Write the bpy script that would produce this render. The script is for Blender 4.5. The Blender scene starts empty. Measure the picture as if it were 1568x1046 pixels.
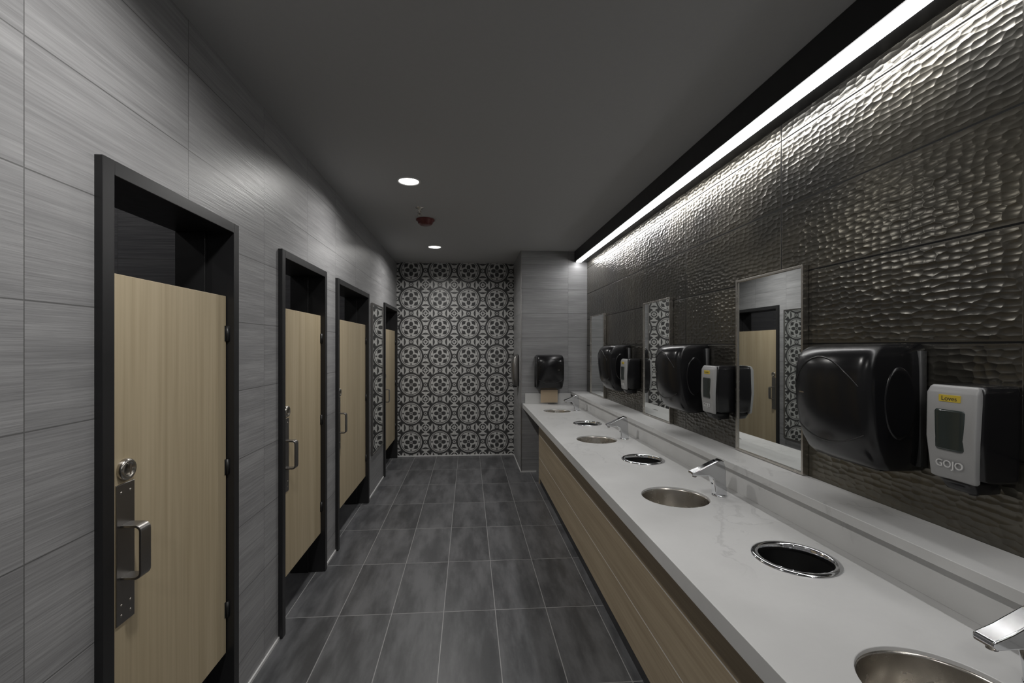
import bpy, bmesh, math
from mathutils import Vector, Matrix
sc = bpy.context.scene
sc.view_settings.view_transform = 'Standard'

# ------------------------------------------------------------------ node helper
class E:
    def __init__(s, nt, k): s.nt=nt; s.k=k
    def m(s, op, *a, clamp=False):
        n=s.nt.nodes.new('ShaderNodeMath'); n.operation=op; n.use_clamp=clamp
        for i,v in enumerate((s,)+a):
            if isinstance(v,E): s.nt.links.new(v.k,n.inputs[i])
            else: n.inputs[i].default_value=v
        return E(s.nt,n.outputs[0])
    def __add__(s,o): return s.m('ADD',o)
    __radd__=__add__
    def __sub__(s,o): return s.m('SUBTRACT',o)
    def __rsub__(s,o): return (s*-1.0)+o
    def __mul__(s,o): return s.m('MULTIPLY',o)
    __rmul__=__mul__
    def __truediv__(s,o): return s.m('DIVIDE',o)
    def lt(s,o): return s.m('LESS_THAN',o)
    def gt(s,o): return s.m('GREATER_THAN',o)
    def abs(s): return s.m('ABSOLUTE')
    def fract(s): return s.m('FRACT')
    def floor(s): return s.m('FLOOR')
    def pw(s,o): return s.m('POWER',o)
    def mx(s,o): return s.m('MAXIMUM',o)
    def mn(s,o): return s.m('MINIMUM',o)
    def cl(s): return s.m('ADD',0.0,clamp=True)
    def smooth(s,a,b):
        n=s.nt.nodes.new('ShaderNodeMapRange'); n.interpolation_type='SMOOTHSTEP'
        s.nt.links.new(s.k,n.inputs[0]); n.inputs[1].default_value=a; n.inputs[2].default_value=b
        return E(s.nt,n.outputs[0])

def newmat(name, col=(.5,.5,.5), rough=.5, metal=0., spec=.5):
    m=bpy.data.materials.new(name); m.use_nodes=True
    b=m.node_tree.nodes['Principled BSDF']
    b.inputs['Base Color'].default_value=(*col,1); b.inputs['Roughness'].default_value=rough
    b.inputs['Metallic'].default_value=metal; b.inputs['Specular IOR Level'].default_value=spec
    return m
def pos(nt):
    g=nt.nodes.new('ShaderNodeNewGeometry'); s=nt.nodes.new('ShaderNodeSeparateXYZ')
    nt.links.new(g.outputs['Position'],s.inputs[0])
    return [E(nt,s.outputs[i]) for i in range(3)]
def comb(nt,x,y,z):
    n=nt.nodes.new('ShaderNodeCombineXYZ')
    for i,v in enumerate((x,y,z)):
        if isinstance(v,E): nt.links.new(v.k,n.inputs[i])
        else: n.inputs[i].default_value=v
    return n.outputs[0]
def noise(nt,x,y,z,scale=1.,detail=4.,rough=.5):
    n=nt.nodes.new('ShaderNodeTexNoise'); nt.links.new(comb(nt,x,y,z),n.inputs['Vector'])
    n.inputs['Scale'].default_value=scale; n.inputs['Detail'].default_value=detail; n.inputs['Roughness'].default_value=rough
    return E(nt,n.outputs[0])
def white(nt,x,y):
    n=nt.nodes.new('ShaderNodeTexWhiteNoise'); n.noise_dimensions='3D'
    nt.links.new(comb(nt,x,y,0.),n.inputs['Vector']); return E(nt,n.outputs['Value'])
def mixc(nt,f,a,b):
    n=nt.nodes.new('ShaderNodeMix'); n.data_type='RGBA'
    if isinstance(f,E): nt.links.new(f.k,n.inputs[0])
    else: n.inputs[0].default_value=f
    for i,v in ((6,a),(7,b)):
        if isinstance(v,tuple): n.inputs[i].default_value=(*v,1)
        else: nt.links.new(v,n.inputs[i])
    return n.outputs[2]
def bump(m,h,strength=.3,dist=.01):
    nt=m.node_tree; n=nt.nodes.new('ShaderNodeBump'); n.inputs['Strength'].default_value=strength
    n.inputs['Distance'].default_value=dist; nt.links.new(h.k,n.inputs['Height'])
    nt.links.new(n.outputs[0],nt.nodes['Principled BSDF'].inputs['Normal'])
def setc(m,c): m.node_tree.links.new(c,m.node_tree.nodes['Principled BSDF'].inputs['Base Color'])
def setr(m,r): m.node_tree.links.new(r.k,m.node_tree.nodes['Principled BSDF'].inputs['Roughness'])
def grout(u,pu,ou,w):   # 1 on the joint
    return (((((u-ou)/pu)+.5).fract()-.5).abs()*pu).lt(w/2)

# ------------------------------------------------------------------ materials
def linen_tile(name, ax, pu, ou, pv=.302, ov=.155, lo=(.20,.20,.205), hi=(.35,.35,.355), rough=.38):
    m=newmat(name,rough=rough); nt=m.node_tree; P=pos(nt); u=P[ax]; v=P[2]
    iu=((u-ou)/pu).floor(); iv=((v-ov)/pv).floor(); w=white(nt,iu,iv)
    n1=noise(nt,u*3.0+w*17.,v*95.+w*31.,w*9.,1.,4.,.6)
    n2=noise(nt,u*9.0+w*5.,v*240.,w*3.,1.,2.,.5)
    n3=noise(nt,u*1.2,v*14.+w*8.,w*5.,1.,2.,.5)
    t=(n1*.55+n2*.25+n3*.45-.28)
    t=t.smooth(.12,.62)*.9+w*.12-.02
    g=grout(u,pu,ou,.003).mx(grout(v,pv,ov,.0035))
    c=mixc(nt,t.cl(),lo,hi); setc(m,mixc(nt,g*.8,c,(.08,.08,.08)))
    bump(m,n1*.6+n2*.4-g*1.5,.25,.004)
    setr(m,n1*.16+rough-.06)
    return m
M_left=linen_tile('linen_tile_left',1,.61,1.72)
M_front=linen_tile('linen_tile_front',0,.61,.97)
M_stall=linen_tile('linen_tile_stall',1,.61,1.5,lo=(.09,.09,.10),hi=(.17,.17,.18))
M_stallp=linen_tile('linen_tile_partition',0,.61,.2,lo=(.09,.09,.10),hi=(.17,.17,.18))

def floor_mat():
    m=newmat('slate_floor_tile',rough=.42); nt=m.node_tree; x,y,z=pos(nt)
    pu,ou,pv,ov=.302,-.144,.62,2.69
    w=white(nt,((x-ou)/pu).floor(),((y-ov)/pv).floor())
    n1=noise(nt,x*9.+w*13.,y*2.2+w*7.,w*5.,1.,5.,.62)
    n2=noise(nt,x*50.,y*4.+w*7.,w*5.,1.,3.,.5)
    n3=noise(nt,x*60.,y*60.,0.,1.,3.,.6)
    t=(n1.smooth(.34,.68)*.62+n2*.2+n3*.12+w*.22-.10).cl()
    g=grout(x,pu,ou,.0045).mx(grout(y,pv,ov,.0045))
    c=mixc(nt,t,(.040,.041,.044),(.140,.142,.148)); setc(m,mixc(nt,g,c,(.27,.27,.27)))
    setr(m,n1*.22+.28)
    bump(m,n3*.3-g*1.0,.2,.003)
    return m
M_floor=floor_mat()

def scale_tile():
    m=newmat('bronze_scale_tile',(.08,.075,.065),.3,.75,.6); nt=m.node_tree; x,y,z=pos(nt)
    pu,ou,pv,ov=.95,2.06,.32,.29
    nz=noise(nt,y*9.,z*9.,0.,1.,2.,.5); nz2=noise(nt,y*9.,z*9.,4.,1.,2.,.5)
    v=nt.nodes.new('ShaderNodeTexVoronoi'); v.feature='SMOOTH_F1'; v.inputs['Scale'].default_value=1.
    v.inputs['Randomness'].default_value=.55; v.inputs['Smoothness'].default_value=.16
    nt.links.new(comb(nt,y*27.+nz*.6,z*50.+nz2*.6,0.),v.inputs['Vector'])
    d=E(nt,v.outputs['Distance'])
    n=noise(nt,y*2.,z*3.,1.7,1.,3.,.5)
    w=white(nt,((y-ou)/pu).floor(),((z-ov)/pv).floor())
    g=grout(y,pu,ou,.006).mx(grout(z,pv,ov,.0065))
    gw=grout(y,pu,ou,.016).mx(grout(z,pv,ov,.016))
    c=mixc(nt,(n.smooth(.3,.7)*.7+w*.3).cl(),(.080,.078,.072),(.150,.138,.110))
    setc(m,mixc(nt,g,c,(.010,.010,.010)))
    bump(m,d*d*(1.0-gw)-g*1.2,.62,.006)
    setr(m,n*.10+.20+g*.5)
    return m
M_right=scale_tile()

def encaustic():
    m=newmat('encaustic_pattern_tile',rough=.45); nt=m.node_tree; x,y,z=pos(nt)
    per=.405
    u=(x+1.01)/per; v=z/per
    def lat(du,dv):
        a=(u+du).fract()-.5; b=(v+dv).fract()-.5
        r=(a*a+b*b).m('SQRT'); t=b.m('ARCTAN2',a); return a,b,r,t
    a,b,r,t=lat(0.,0.); a2,b2,r2,t2=lat(.5,.5)
    def AND(p,q): return p*q
    ring=(r-.40).abs().lt(.030)
    ring2=(r-.335).abs().lt(.011)
    c4=(t*4.).m('COSINE').abs(); c2=(t*2.).m('COSINE').abs(); s2=(t*2.).m('SINE').abs()
    fl=AND(r.lt(c2.pw(.7)*.19+.015),r.gt(.05)); core=r.lt(.026)
    lf=AND(AND((r-.245).abs().lt(s2.pw(6.)*.065),r.gt(.1)),s2.gt(.35))
    dots=AND((r-.275).abs().lt(.028),c2.gt(.985))
    d2c=(t2*2.).m('COSINE').abs(); d2s=(t2*2.).m('SINE').abs()
    k=AND(r2.lt(d2s.pw(.8)*.235+.03),r2.gt(.075)); kc=r2.lt(.035)
    kcut=AND((r2-.135).abs().lt(.016),d2s.gt(.3))
    petals=AND(AND((r2-.285).abs().lt(d2c.pw(3.)*.035),d2c.gt(.4)),r.gt(.1))
    k=AND(k,1.0-kcut)
    out=k.mx(kc).mx(petals)*r.gt(.445)
    scal=AND((r-.445).abs().lt(c4.pw(4.)*.022),r.gt(.42))
    _,_,r3,t3=lat(.5,0.); _,_,r4,t4=lat(0.,.5)
    knot=r3.mn(r4); kn=AND(knot.lt(.085),knot.gt(.05)).mx(knot.lt(.026))
    D=ring.mx(ring2).mx(fl).mx(core).mx(lf).mx(dots).mx(out).mx(scal)
    D=D*knot.gt(.085); D=D.mx(kn)
    n=noise(nt,x*12.,z*12.,0.,1.,4.,.6)
    lt=mixc(nt,n,(.42,.42,.41),(.55,.55,.54)); dk=(.04,.04,.041)
    c=mixc(nt,D.cl(),lt,dk)
    g=grout(x,per/2,-1.01,.0022).mx(grout(z,per/2,0.,.0022))
    setc(m,mixc(nt,g*.7,c,(.18,.18,.18)))
    return m
M_pattern=encaustic()

def wood(name,ax,c1,c2,rough=.45):
    m=newmat(name,rough=rough); nt=m.node_tree; P=pos(nt)
    sc_=[70.,70.,70.]; sc_[ax]=1.6
    s2=[14.,14.,14.]; s2[ax]=.5
    n=noise(nt,P[0]*sc_[0],P[1]*sc_[1],P[2]*sc_[2],1.,3.,.55)
    k=noise(nt,P[0]*s2[0],P[1]*s2[1],P[2]*s2[2],1.,3.,.5)
    setc(m,mixc(nt,(n*.6+k*.6-.1).smooth(.25,.75),c1,c2)); bump(m,n,.06,.002)
    return m
M_oak=wood('light_oak_laminate',2,(.375,.305,.195),(.485,.405,.275))
M_apron=wood('oak_apron_laminate',1,(.30,.235,.155),(.42,.345,.24))

def stone(name,c1,c2,vein,rough=.36):
    m=newmat(name,rough=rough); nt=m.node_tree; x,y,z=pos(nt)
    w=noise(nt,x*2.,y*2.,z*2.,1.,4.,.5)
    n=noise(nt,x*3.4+w*2.5,y*1.6+w*2.,z*2.,1.,6.,.6)
    ve=(n-.5).abs().smooth(.0,.02); k=noise(nt,x*1.5,y*1.5,3.3,1.,2.,.5).smooth(.45,.65)
    f=noise(nt,x*60.,y*60.,z*60.,1.,2.,.5)
    c=mixc(nt,w.smooth(.3,.7),c1,c2); c=mixc(nt,f*.12,c,(.4,.4,.4))
    setc(m,mixc(nt,((1.0-ve)*k*.32).cl(),c,vein)); return m
M_stone=stone('white_quartz',(.49,.49,.485),(.59,.59,.585),(.28,.28,.28))

def ceil_mat():
    m=newmat('painted_ceiling',rough=.8); nt=m.node_tree; x,y,z=pos(nt)
    n=noise(nt,x*40.,y*40.,0.,1.,3.,.6); setc(m,mixc(nt,n,(.38,.38,.38),(.405,.405,.405))); bump(m,n,.05,.002); return m
M_ceil=ceil_mat()

def simple(name,col,rough,metal=0.,var=.06,scale=30.,spec=.5):
    m=newmat(name,col,rough,metal,spec); nt=m.node_tree; x,y,z=pos(nt)
    n=noise(nt,x*scale,y*scale,z*scale,1.,3.,.5)
    setr(m,(n*var*2.)+(rough-var)); return m
M_black=simple('black_powder_coat',(.014,.014,.015),.38)
M_blackp=simple('black_gloss_plastic',(.008,.008,.009),.24,var=.02,spec=.4)
M_blackm=simple('black_matte_plastic',(.015,.015,.015),.5)
M_steel=simple('brushed_stainless',(.50,.475,.435),.26,1.)
M_steeld=simple('dark_satin_steel',(.30,.29,.28),.33,1.)
M_chrome=simple('polished_chrome',(.70,.71,.73),.07,1.,var=.01)
M_mirror=newmat('mirror_glass',(.86,.88,.87),.015,1.)
M_silver=simple('silver_plastic',(.30,.30,.30),.38)
M_trim=simple('white_trim',(.6,.6,.6),.4)
M_red=simple('dark_red_plastic',(.11,.018,.016),.3)
M_yel=simple('yellow_label',(.62,.46,.05),.5)
M_ink=simple('dark_ink',(.03,.03,.03),.6)
M_white=simple('white_ink',(.6,.6,.6),.6)
M_win=simple('smoked_window',(.028,.036,.034),.12)
M_paper=simple('kraft_paper_towel',(.42,.33,.23),.9)
M_bin=simple('bin_liner_black',(.006,.006,.006),.5)
def emis(name,col,s):
    m=bpy.data.materials.new(name); m.use_nodes=True; nt=m.node_tree
    b=nt.nodes['Principled BSDF']; b.inputs['Base Color'].default_value=(.8,.8,.8,1)
    b.inputs['Emission Color'].default_value=(*col,1); b.inputs['Emission Strength'].default_value=s; return m
M_led=emis('led_diffuser',(1.,.99,.985),22.)
M_dl=emis('downlight_diffuser',(1.,.97,.92),14.)

# ------------------------------------------------------------------ geometry helpers
def link(ob,parent=None):
    sc.collection.objects.link(ob)
    if parent is not None:
        ob.parent=parent; ob.matrix_parent_inverse=Matrix.Translation(parent.location).inverted()
    return ob
def group(name,loc):
    e=bpy.data.objects.new(name,None); e.empty_display_size=.05; e.location=loc; sc.collection.objects.link(e); return e
def bm_box(bm,x0,x1,y0,y1,z0,z1,mi=0):
    vs=[bm.verts.new(p) for p in ((x0,y0,z0),(x1,y0,z0),(x1,y1,z0),(x0,y1,z0),(x0,y0,z1),(x1,y0,z1),(x1,y1,z1),(x0,y1,z1))]
    for f in ((0,3,2,1),(4,5,6,7),(0,1,5,4),(1,2,6,5),(2,3,7,6),(3,0,4,7)):
        fc=bm.faces.new([vs[i] for i in f]); fc.material_index=mi
def mk(name,bm,mats,parent=None,bevel=0.,smooth=False,seg=2):
    bmesh.ops.recalc_face_normals(bm,faces=bm.faces)
    me=bpy.data.meshes.new(name); bm.to_mesh(me); bm.free()
    for m in (mats if isinstance(mats,(list,tuple)) else [mats]): me.materials.append(m)
    ob=bpy.data.objects.new(name,me); link(ob,parent)
    if smooth:
        for p in me.polygons: p.use_smooth=True
    if bevel>0:
        b=ob.modifiers.new('bevel','BEVEL'); b.width=bevel; b.segments=seg; b.limit_method='ANGLE'
        b.angle_limit=math.radians(40)
        for p in me.polygons: p.use_smooth=True
        b.harden_normals=True
    return ob
def boxes(name,lst,mats,parent=None,bevel=0.):
    bm=bmesh.new()
    for b in lst: bm_box(bm,*b)
    return mk(name,bm,mats,parent,bevel)
def loft(bm,rings,cap=True,mi=0):
    R=[[bm.verts.new(p) for p in r] for r in rings]; n=len(R[0])
    for a,b in zip(R,R[1:]):
        for i in range(n):
            f=bm.faces.new((a[i],a[(i+1)%n],b[(i+1)%n],b[i])); f.material_index=mi; f.smooth=True
    if cap:
        for r in (R[0],R[-1]):
            f=bm.faces.new(r); f.material_index=mi
def lathe(bm,prof,cx,cy,cz,seg=48,axis='Z',mi=0,capends=False):
    rings=[]
    for r,h in prof:
        rg=[]
        for i in range(seg):
            t=2*math.pi*i/seg; a,b=r*math.cos(t),r*math.sin(t)
            if axis=='Z': rg.append((cx+a,cy+b,cz+h))
            elif axis=='X': rg.append((cx+h,cy+a,cz+b))
            else: rg.append((cx+a,cy+h,cz+b))
        rings.append(rg)
    loft(bm,rings,capends,mi)
def prism(bm,pts,y0,y1,mi=0):
    a=[bm.verts.new((x,y0,z)) for x,z in pts]; b=[bm.verts.new((x,y1,z)) for x,z in pts]; n=len(a)
    bm.faces.new(a).material_index=mi; bm.faces.new(b[::-1]).material_index=mi
    for i in range(n): bm.faces.new((a[i],b[i],b[(i+1)%n],a[(i+1)%n])).material_index=mi
def tube(name,pts,r,mat,parent,cyc=False,ext=0.):
    cu=bpy.data.curves.new(name,'CURVE'); cu.dimensions='3D'; cu.bevel_depth=r; cu.bevel_resolution=4
    s=cu.splines.new('POLY'); s.points.add(len(pts)-1)
    for p,q in zip(s.points,pts): p.co=(*q,1)
    s.use_cyclic_u=cyc; cu.materials.append(mat); cu.use_fill_caps=True
    ob=bpy.data.objects.new(name,cu); return link(ob,parent)

# ------------------------------------------------------------------ room constants
XL,XR,YB,YC,H=-1.01,1.48,6.5,5.6,2.74
XC=.65; YF=-2.2
doors=[(1.305,2.04),(2.50,3.27),(3.54,4.64),(5.50,6.455)]
DT=2.08; TH=.2

boxes('floor',[(-2.7,XR+.1,YF-.1,YB+.1,-.1,0)],M_floor)
boxes('ceiling',[(-2.7,XR+.1,YF-.1,YB+.1,H,H+.1)],M_ceil)
L=[]; prev=YF
for a,b in doors:
    L.append((XL-TH,XL,prev,a+.01,0,H)); L.append((XL-TH,XL,a+.01,b-.01,DT-.01,H)); prev=b-.01
L.append((XL-TH,XL,prev,YB,0,H))
boxes('wall_left',L,M_left)
boxes('wall_right',[(XR,XR+.1,YF,YB,0,H)],M_right)
boxes('wall_back',[(XL-.1,XR+.1,YB,YB+.1,0,H)],M_pattern)
boxes('wall_stall_end',[(-2.7,XL-.1,YB,YB+.1,0,H)],M_stallp)
boxes('wall_front',[(-2.7,XR+.1,YF-.1,YF,0,H)],M_front)
boxes('wall_stall_rear',[(-2.7,-2.6,YF,YB,0,H)],M_stall)
boxes('wall_stall_partition',[(-2.6,XL-TH,y-.04,y+.04,0,H) for y in (.9,2.28,3.40,5.05)],M_stallp)
bm=bmesh.new(); bm_box(bm,XC,XR,YC,YB,0,H)
for f in bm.faces:
    f.material_index=1 if abs(f.calc_center_median().x-XC)<1e-4 else 0
mk('wall_corner',bm,[linen_tile('linen_tile_corner',0,.61,XC+.61-.02),M_left])
T=[]; prev=YF
for a,b in doors:
    T.append((XL,XL+.008,prev,a-.002,0,.014)); prev=b+.002
T.append((XL,XL+.008,prev,YB,0,.014))
boxes('baseboard_left',T,M_trim)
boxes('baseboard_back',[(XL+.008,XC,YB-.008,YB,0,.016)],M_trim)
boxes('baseboard_corner',[(XC-.008,XC,YC-.008,YB-.008,0,.016),(XC,.84,YC-.008,YC,0,.016)],M_trim)
boxes('trim_corner',[(XC-.003,XC+.006,YC-.003,YC+.006,.016,H)],M_steeld)

g=group('linear_ceiling_light',(1.4,2,H-.07))
boxes('soffit_box',[(1.32,XR-.002,YF,YC-.001,2.607,H-.001)],M_black,g)
boxes('diffuser',[(1.336,1.394,YF+.02,YC-.04,2.599,2.6075)],M_led,g)

# ------------------------------------------------------------------ stall doors
def door(i,a,b):
    g=group('door_%d'%i,(XL,(a+b)/2,0))
    fx0,fx1=XL-TH-.01,XL+.022; fw=.042
    boxes('frame',[(fx0,fx1,a,a+fw,0,DT),(fx0,fx1,b-fw,b,0,DT),(fx0,fx1,a+fw,b-fw,DT-fw,DT),
                   (fx0,fx0+.12,a+fw,a+fw+.012,0,DT-fw),(fx0,fx0+.12,b-fw-.012,b-fw,0,DT-fw)],M_black,g,.002)
    px=XL-.008
    pa,pb=a+fw+.006,b-fw-.006
    boxes('panel',[(px-.03,px,pa,pb,.27,1.77)],M_oak,g,.0015)
    bm=bmesh.new()
    for z in (.42,1.02,1.58):
        lathe(bm,[(.008,0),(.008,.065)],px+.004,pb+.003,z,12,capends=True)
        bm_box(bm,px-.004,px+.002,pb-.012,pb+.006,z,z+.065)
    mk('hinges',bm,M_black,g)
    yc=pa+.072
    boxes('pull_plate',[(px-.001,px+.004,yc-.036,yc+.036,.745,1.155)],M_steeld,g,.0015)
    bm=bmesh.new()
    lathe(bm,[(.032,0),(.032,.010),(.028,.015),(.020,.016),(.018,.011),(.001,.011)],px,yc,1.195,32,'X',0)
    bm_box(bm,px+.010,px+.018,yc-.0035,yc+.0035,1.180,1.210)
    mk('indicator_lock',bm,M_steel,g)
    boxes('indicator_flag',[(px+.0105,px+.0125,yc+.005,yc+.012,1.188,1.202)],M_red,g)
    w=.062; z0,z1=.875,1.035; r=.02
    def arc(cx,cz,a0,a1,rr,n=6): return [(cx+rr*math.cos(math.radians(a0+(a1-a0)*k/n)),cz+rr*math.sin(math.radians(a0+(a1-a0)*k/n))) for k in range(n+1)]
    o=[(px,z1)]+arc(px+w-r,z1-r,90,0,r)+arc(px+w-r,z0+r,0,-90,r)+[(px,z0)]
    t=.008
    inn=[(px,z0+t)]+arc(px+w-r,z0+r,-90,0,r-t)+arc(px+w-r,z1-r,0,90,r-t)+[(px,z1-t)]
    bm=bmesh.new(); hw=.021
    A=o; B=inn[::-1]
    va=[[bm.verts.new((x,yc+s*hw,z)) for x,z in A] for s in(-1,1)]; vb=[[bm.verts.new((x,yc+s*hw,z)) for x,z in B] for s in(-1,1)]
    for k in range(len(A)-1):
        bm.faces.new((va[0][k],va[0][k+1],va[1][k+1],va[1][k])); bm.faces.new((vb[0][k],vb[1][k],vb[1][k+1],vb[0][k+1]))
        for s in (0,1): bm.faces.new((va[s][k],va[s][k+1],vb[s][k+1],vb[s][k]))
    for k in (0,-1):
        bm.faces.new((va[0][k],va[1][k],vb[1][k],vb[0][k]))
    mk('pull_handle',bm,M_steeld,g,.002)
    bm=bmesh.new()
    for z in (.77,.80,1.13):
        for s in (-.018,.018): lathe(bm,[(.004,0),(.003,.0015),(.001,.002)],px+.004,yc+s,z,12,'X')
    mk('screws',bm,M_steel,g)
for i,(a,b) in enumerate(doors): door(i+1,a,b)

# ------------------------------------------------------------------ mirrors
def mirror_left():
    g=group('full_length_mirror',(XL,5.1,1.2)); y0,y1,z0,z1=4.80,5.40,.42,2.01; f=.014
    x0,x1=XL+.001,XL+.022
    boxes('frame',[(x0,x1,y0,y0+f,z0,z1),(x0,x1,y1-f,y1,z0,z1),(x0,x1,y0+f,y1-f,z0,z0+f),(x0,x1,y0+f,y1-f,z1-f,z1)],M_steeld,g,.001)
    boxes('glass',[(x0,XL+.016,y0+f,y1-f,z0+f,z1-f)],M_mirror,g)
mirror_left()
def mirror_right(y0,y1):
    z0,z1=.997,1.915; g=group('wall_mirror',(XR,(y0+y1)/2,1.45)); f=.011
    x0,x1=XR-.028,XR-.001
    boxes('frame',[(x0,x1,y0,y0+f,z0,z1),(x0,x1,y1-f,y1,z0,z1),(x0,x1,y0+f,y1-f,z0,z0+f),(x0,x1,y0+f,y1-f,z1-f,z1)],M_steel,g,.001)
    boxes('glass',[(XR-.02,x1,y0+f,y1-f,z0+f,z1-f)],M_mirror,g)
for c in ((1.885,2.385),(3.20,3.71),(4.81,5.36)): mirror_right(*c)

# ------------------------------------------------------------------ vanity counter
ZC=.85; XCF=.67; XSP=1.30; CY0=-.55
sinks=[.86,2.09,3.41,4.95]; bins=[1.45,2.78,4.11]
XS,XB=.975,1.09; RS,RB=.152,.112
vg=group('countertop',(1.0,2.5,ZC))
bm=bmesh.new(); bm_box(bm,XCF,XR-.001,CY0,YC-.001,ZC-.055,ZC)
top=mk('slab',bm,M_stone,vg)
bm=bmesh.new()
for y in sinks: lathe(bm,[(RS,ZC-.3),(RS,ZC+.2)],XS,y,0,64,capends=True)
for y in bins: lathe(bm,[(RB,ZC-.3),(RB,ZC+.2)],XB,y,0,64,capends=True)
cut=mk('cut',bm,M_stone)
bo=top.modifiers.new('holes','BOOLEAN'); bo.operation='DIFFERENCE'; bo.object=cut; bo.solver='EXACT'
bpy.context.view_layer.update()
dg=bpy.context.evaluated_depsgraph_get(); me=bpy.data.meshes.new_from_object(top.evaluated_get(dg))
top.modifiers.clear(); top.data=me; bpy.data.objects.remove(cut,do_unlink=True)
bv=top.modifiers.new('b','BEVEL'); bv.width=.002; bv.segments=2; bv.limit_method='ANGLE'
sg=group('backsplash_ledge',(1.4,2.5,.95))
boxes('splash',[(XSP,XR-.001,CY0,YC-.001,ZC,.965)],M_stone,sg,.001)
boxes('ledge',[(XSP-.03,XR-.001,CY0,YC-.001,.962,.995)],M_stone,sg,.002)
boxes('end_splash',[(XCF+.03,XSP-.03,YC-.022,YC-.001,ZC,.975)],M_stone,sg,.002)
AX=.80; AY1=5.12
ag=group('vanity_apron_panel',(AX,2.5,.4))
pz=[(.075,.299),(.305,.554),(.560,ZC-.075)]
boxes('apron_panels',[(AX,AX+.018,CY0,AY1,a,b) for a,b in pz],M_apron,ag,.0008)
boxes('apron_reveals',[(AX+.001,AX+.016,CY0,AY1,.29,.31),(AX+.001,AX+.016,CY0,AY1,.545,.565)],M_trim,ag)
boxes('kick',[(AX+.012,AX+.03,CY0,AY1,0,.09)],M_black,ag)
boxes('apron_end',[(AX,AX+.12,AY1,AY1+.02,0,ZC-.056)],M_apron,ag)
boxes('underframe',[(XCF+.02,AX+.018,CY0,YC-.002,ZC-.075,ZC-.056)],M_black,ag)

def basin(y):
    g=group('undermount_sink',(XS,y,ZC-.1))
    bm=bmesh.new()
    R=RS
    prof=[(R+.0002,-.010),(R-.001,-.010),(R-.003,-.016),(R-.004,-.10),(R-.012,-.125),(R-.035,-.142),(.06,-.150),(.024,-.152),(.022,-.156),(.001,-.157)]
    lathe(bm,prof,XS,y,ZC,64)
    mk('bowl',bm,M_steel,g,smooth=True)
    bm=bmesh.new(); lathe(bm,[(.021,-.152),(.019,-.148),(.012,-.149),(.001,-.150)],XS,y,ZC,24); mk('drain',bm,M_chrome,g,smooth=True)
for y in sinks: basin(y)
def binhole(y):
    g=group('trash_chute_ring',(XB,y,ZC))
    bm=bmesh.new(); lathe(bm,[(RB-.004,-.018),(RB-.004,.002),(RB,.0065),(RB+.010,.007),(RB+.018,.004),(RB+.019,.0005)],XB,y,ZC,64); mk('flange',bm,M_chrome,g,smooth=True)
    bm=bmesh.new(); lathe(bm,[(RB-.003,-.018),(RB-.008,-.45),(.001,-.451)],XB,y,ZC,48); mk('chute',bm,M_bin,g,smooth=True)
for y in bins: binhole(y)

def faucet(y):
    g=group('sensor_faucet',(1.19,y,ZC)); bx=1.19
    pts=[(.030,.0005),(-.024,.0005),(-.030,.045),(-.040,.085),(-.060,.098),(-.135,.098),(-.142,.104),(-.140,.116),(-.100,.130),(-.030,.163),(.000,.172),(.014,.168),(.022,.14)]
    bm=bmesh.new(); prism(bm,[(bx+x,ZC+z) for x,z in pts],y-.021,y+.021)
    mk('body',bm,M_chrome,g,.009,seg=4)
    bm=bmesh.new(); lathe(bm,[(.034,0.0005),(.034,.004),(.030,.007),(.001,.007)],bx+.002,y,ZC,32); mk('base_ring',bm,M_chrome,g,smooth=True)
    bm=bmesh.new(); lathe(bm,[(.010,0),(.010,-.008),(.001,-.008)],bx-.120,y,ZC+.0985,20); mk('aerator',bm,M_steeld,g)
    bm=bmesh.new(); lathe(bm,[(.007,0),(.007,-.004),(.001,-.004)],bx-.030,y,ZC+.060,16,'X'); mk('sensor_eye',bm,M_blackp,g)
for y in sinks: faucet(y)

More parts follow.
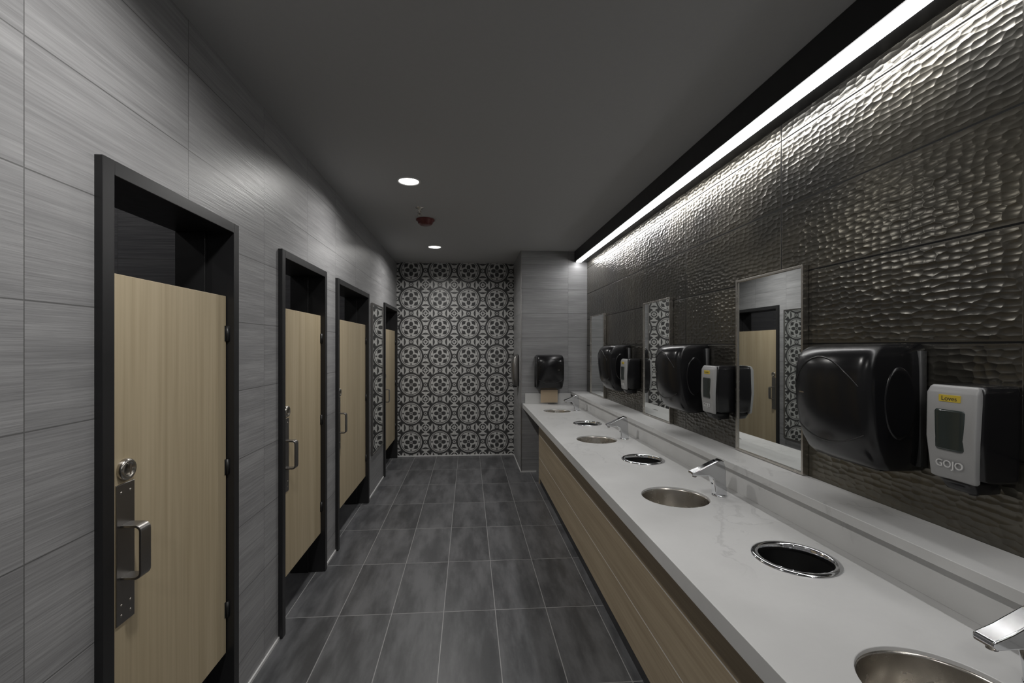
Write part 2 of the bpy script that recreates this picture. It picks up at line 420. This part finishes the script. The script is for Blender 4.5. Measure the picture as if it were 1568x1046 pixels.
# ------------------------------------------------------------------ dispensers
def rring(depth,w,z,shift=0.,n=40,ex=5.,back=0.):
    out=[]
    for i in range(n):
        t=2*math.pi*i/n; c,s=math.cos(t),math.sin(t)
        a=abs(c)**(2/ex)*(1 if c>=0 else -1); b=abs(s)**(2/ex)*(1 if s>=0 else -1)
        out.append((back+(depth-back)/2+(depth-back)/2*a, b*w/2+shift, z))
    return out
def towel(T,name='paper_towel_dispenser',loc=None,paper=False):
    g=group(name,loc)
    prof=[(.0,.120,.112,.280),(.006,.148,.138,.298),(.03,.180,.158,.314),(.07,.206,.176,.324),(.12,.224,.190,.330),(.19,.236,.200,.332),(.26,.242,.204,.332),(.33,.240,.202,.330),
          (.372,.230,.194,.326),(.395,.212,.178,.318),(.409,.188,.155,.306),(.416,.155,.125,.290),(.4185,.11,.09,.27)]
    def off(s,w,dc,ds):
        q=min(1,abs(s)/(w/2)); base=ds+(dc-ds)*(1-q**2.2); e=(1-q)*w/2; rc=.026
        if e<rc: base-=(rc-math.sqrt(max(0,rc*rc-(rc-e)**2)))
        return base
    qs=[-1,-.992,-.975,-.95,-.92,-.88,-.82]+[-.7+.1*k for k in range(15)]+[.82,.88,.92,.95,.975,.992,1]
    def ring(z,dc,ds,w):
        m=[(off(q*w/2,w,dc,ds),q*w/2,z) for q in qs]
        return [(0.0,-w/2,z),(m[0][0]*.5,-w/2,z)]+m+[(m[-1][0]*.5,w/2,z),(0.0,w/2,z)]
    bm=bmesh.new(); loft(bm,[[T(*p) for p in ring(*q)] for q in prof]); mk('housing',bm,M_blackp,g,smooth=True)
    def surf(s,z):
        for a,b in zip(prof,prof[1:]):
            if a[0]<=z<=b[0]:
                t=(z-a[0])/(b[0]-a[0]); return off(s,a[3]+(b[3]-a[3])*t,a[1]+(b[1]-a[1])*t,a[2]+(b[2]-a[2])*t)
        return .2
    bm=bmesh.new(); loft(bm,[[T(*p) for p in rring(.03,.338,z,ex=9)] for z in (.02,.395)]); mk('back_plate',bm,M_blackm,g)
    pts=[T(surf(s,z)+.0002,s,z) for s,z in [(-.140+.28*k/28,.372-.095*((-.140+.28*k/28)/.14)**2) for k in range(29)]]
    tube('cover_arc',pts,.003,M_blackp,g)
    pts=[T(surf(s,z)+.0002,s,z) for s,z in [(-.145+.29*k/28,.075+.045*((-.145+.29*k/28)/.145)**2) for k in range(29)]]
    tube('lower_arc',pts,.0022,M_blackm,g)
    bm=bmesh.new()
    for sd in (-1,1):
        def el(f,o): return [T(.095+.055*f*math.cos(2*math.pi*k/28),sd*(.1625+o),.225+.120*f*math.sin(2*math.pi*k/28)) for k in range(28)]
        loft(bm,[el(1.,.0),el(.97,.005),el(.88,.0065),el(.80,.005)])
    mk('side_rib',bm,M_blackp,g,smooth=True)
    def bx(nm,d0,d1,s0,s1,z0,z1,m,bev=0.):
        P=[T(d0,s0,z0),T(d1,s1,z1)]; lo=[min(P[0][i],P[1][i]) for i in range(3)]; hi=[max(P[0][i],P[1][i]) for i in range(3)]
        return boxes(nm,[(lo[0],hi[0],lo[1],hi[1],lo[2],hi[2])],m,g,bev)
    bx('paper_slot',.04,.11,-.11,.11,-.008,.002,M_blackm,.002)
    if paper:
        bx('paper_sheet',.088,.0895,-.105,.105,-.165,.0,M_paper)
    s=.085; d=surf(s,.24); bx('badge',d-.004,d+.0015,s-.014,s+.014,.237,.242,M_steel)
G=.002
def T_right(yc,z0):
    return lambda d,s,z:(XR-G-d,yc+s,z0+z)
def T_end(xc,z0):
    return lambda d,s,z:(xc+s,YC-G-d,z0+z)
for yc in (1.535,2.86,4.22): towel(T_right(yc,1.15),loc=(XR-.1,yc,1.35))
towel(T_end(.985,1.035),loc=(.985,YC-.1,1.2),paper=True)

def soap(yc,z0=1.15):
    g=group('soap_dispenser',(XR-.07,yc,z0+.15)); T=T_right(yc,z0)
    bm=bmesh.new()
    prof=[(.040,.085,.126),(.050,.120,.135),(.15,.127,.140),(.280,.122,.142),(.297,.114,.136),(.301,.09,.12)]
    loft(bm,[[T(*p) for p in rring(d,w,z,ex=8)] for z,d,w in prof]); mk('body',bm,M_blackp,g,smooth=True)
    bm=bmesh.new()
    prof=[(.034,.122,.106),(.040,.130,.118),(.15,.139,.130),(.277,.134,.134),(.294,.126,.127),(.299,.120,.118)]
    loft(bm,[[T(*p) for p in rring(d,w,z,ex=8,back=.112)] for z,d,w in prof]); mk('front_cover',bm,M_silver,g,smooth=True)
    bm=bmesh.new()
    loft(bm,[[T(*p) for p in rring(.1405,w,z,ex=6,back=.12)] for z,w in ((.118,.068),(.124,.077),(.226,.081),(.232,.072))]); mk('window',bm,M_win,g)
    bm=bmesh.new()
    x0,x1=XR-G-.1375,XR-.120
    bm_box(bm,x0,x1,yc-.028,yc+.028,z0+.254,z0+.273); mk('label',bm,M_yel,g)
    bm=bmesh.new(); loft(bm,[[T(*p) for p in rring(d,w,z,ex=5,back=.02)] for z,d,w in ((.002,.09,.060),(.006,.11,.08),(.03,.125,.090),(.044,.122,.09))]); mk('push_bar',bm,M_blackp,g,smooth=True)
    bm=bmesh.new(); lathe(bm,[(.001,-.008),(.010,-.008),(.013,.01)],XR-.065,yc,z0,20); mk('nozzle',bm,M_blackm,g)
    for nm,txt,sz,zz,mt,dx in (('label_text','Loves',.018,.2575,M_ink,.1388),('logo_text','GOJO',.028,.070,M_white,.1395)):
        cu=bpy.data.curves.new(nm,'FONT'); cu.body=txt; cu.size=sz; cu.align_x='CENTER'; cu.extrude=.0012; cu.materials.append(mt)
        ob=bpy.data.objects.new(nm,cu); ob.rotation_euler=(math.pi/2,0,-math.pi/2); ob.location=(XR-dx,yc,z0+zz); link(ob,g)
for yc in (1.182,2.48,3.88): soap(yc)

def dryer():
    g=group('hand_dryer',(XC-.05,5.95,1.25)); bm=bmesh.new()
    T=lambda d,s,z:(XC-.001-d,5.95+s,1.04+z)
    prof=[(0,.03,.20),(.01,.06,.23),(.12,.085,.25),(.28,.09,.25),(.36,.075,.24),(.40,.045,.21),(.41,.02,.18)]
    loft(bm,[[T(*p) for p in rring(d,w,z,ex=4)] for z,d,w in prof]); mk('cover',bm,M_steeld,g,smooth=True)
    boxes('outlet',[(XC-.07,XC-.02,5.90,6.0,1.025,1.045)],M_blackm,g,.002)
dryer()

# ------------------------------------------------------------------ ceiling fixtures
def downlight(x,y,e=13,em=None):
    g=group('recessed_downlight',(x,y,H)); bm=bmesh.new()  # room downlights and the added stall fill lamps share this name
    lathe(bm,[(.086,.0),(.085,-.006),(.074,-.008),(.069,-.003),(.067,.0)],x,y,H,40); mk('trim_ring',bm,M_trim,g,smooth=True)
    bm=bmesh.new(); lathe(bm,[(.0685,-.0025),(.001,-.0025)],x,y,H,40); mk('lens',bm,em or M_dl,g)
    li=bpy.data.lights.new('lamp','AREA'); li.shape='DISK'; li.size=.12; li.energy=e; li.color=(1,.98,.95); li.spread=math.radians(160)
    o=bpy.data.objects.new('lamp',li); o.location=(x,y,H-.012); link(o,g)
for x,y in ((-.425,3.29),(-.40,5.45),(-.42,1.13),(-.42,-1.0)): downlight(x,y)
M_stall_fill=emis('stall_fill_diffuser',(1.,.97,.92),2.)  # dim glow for the added stall fill lamps
for y in (1.55,2.84,4.2,5.8): downlight(-2.0,y,3.4,M_stall_fill)  # unseen fill lamps, added to brighten the dark stall walls above the doors

g=group('smoke_detector',(-.40,4.28,H)); bm=bmesh.new()
lathe(bm,[(.085,0),(.085,-.012),(.072,-.018),(.066,-.040),(.05,-.052),(.001,-.053)],-.40,4.28,H,40); mk('housing',bm,M_red,g,smooth=True)
g=group('ceiling_sprinkler',(-.415,3.92,H)); bm=bmesh.new()
lathe(bm,[(.034,0),(.032,-.006),(.012,-.010),(.010,-.035),(.006,-.04),(.006,-.06),(.02,-.062),(.022,-.066),(.001,-.067)],-.415,3.92,H,24); mk('head',bm,M_steel,g)
tube('yoke',[(-.427,3.92,H-.03),(-.431,3.92,H-.045),(-.421,3.92,H-.06)],.002,M_steel,g)
tube('yoke',[(-.403,3.92,H-.03),(-.399,3.92,H-.045),(-.409,3.92,H-.06)],.002,M_steel,g)

# ------------------------------------------------------------------ world + camera
w=bpy.data.worlds.new('world'); sc.world=w; w.use_nodes=True
w.node_tree.nodes['Background'].inputs[0].default_value=(.02,.02,.02,1)
cam=bpy.data.cameras.new('camera'); co=bpy.data.objects.new('camera',cam); sc.collection.objects.link(co)
cam.lens=16; cam.sensor_width=36; cam.clip_start=.02
co.location=(0,0,1.56); co.rotation_euler=(math.radians(90),0,math.radians(-4))
cam.shift_x=.0115; cam.shift_y=.0045
sc.camera=co
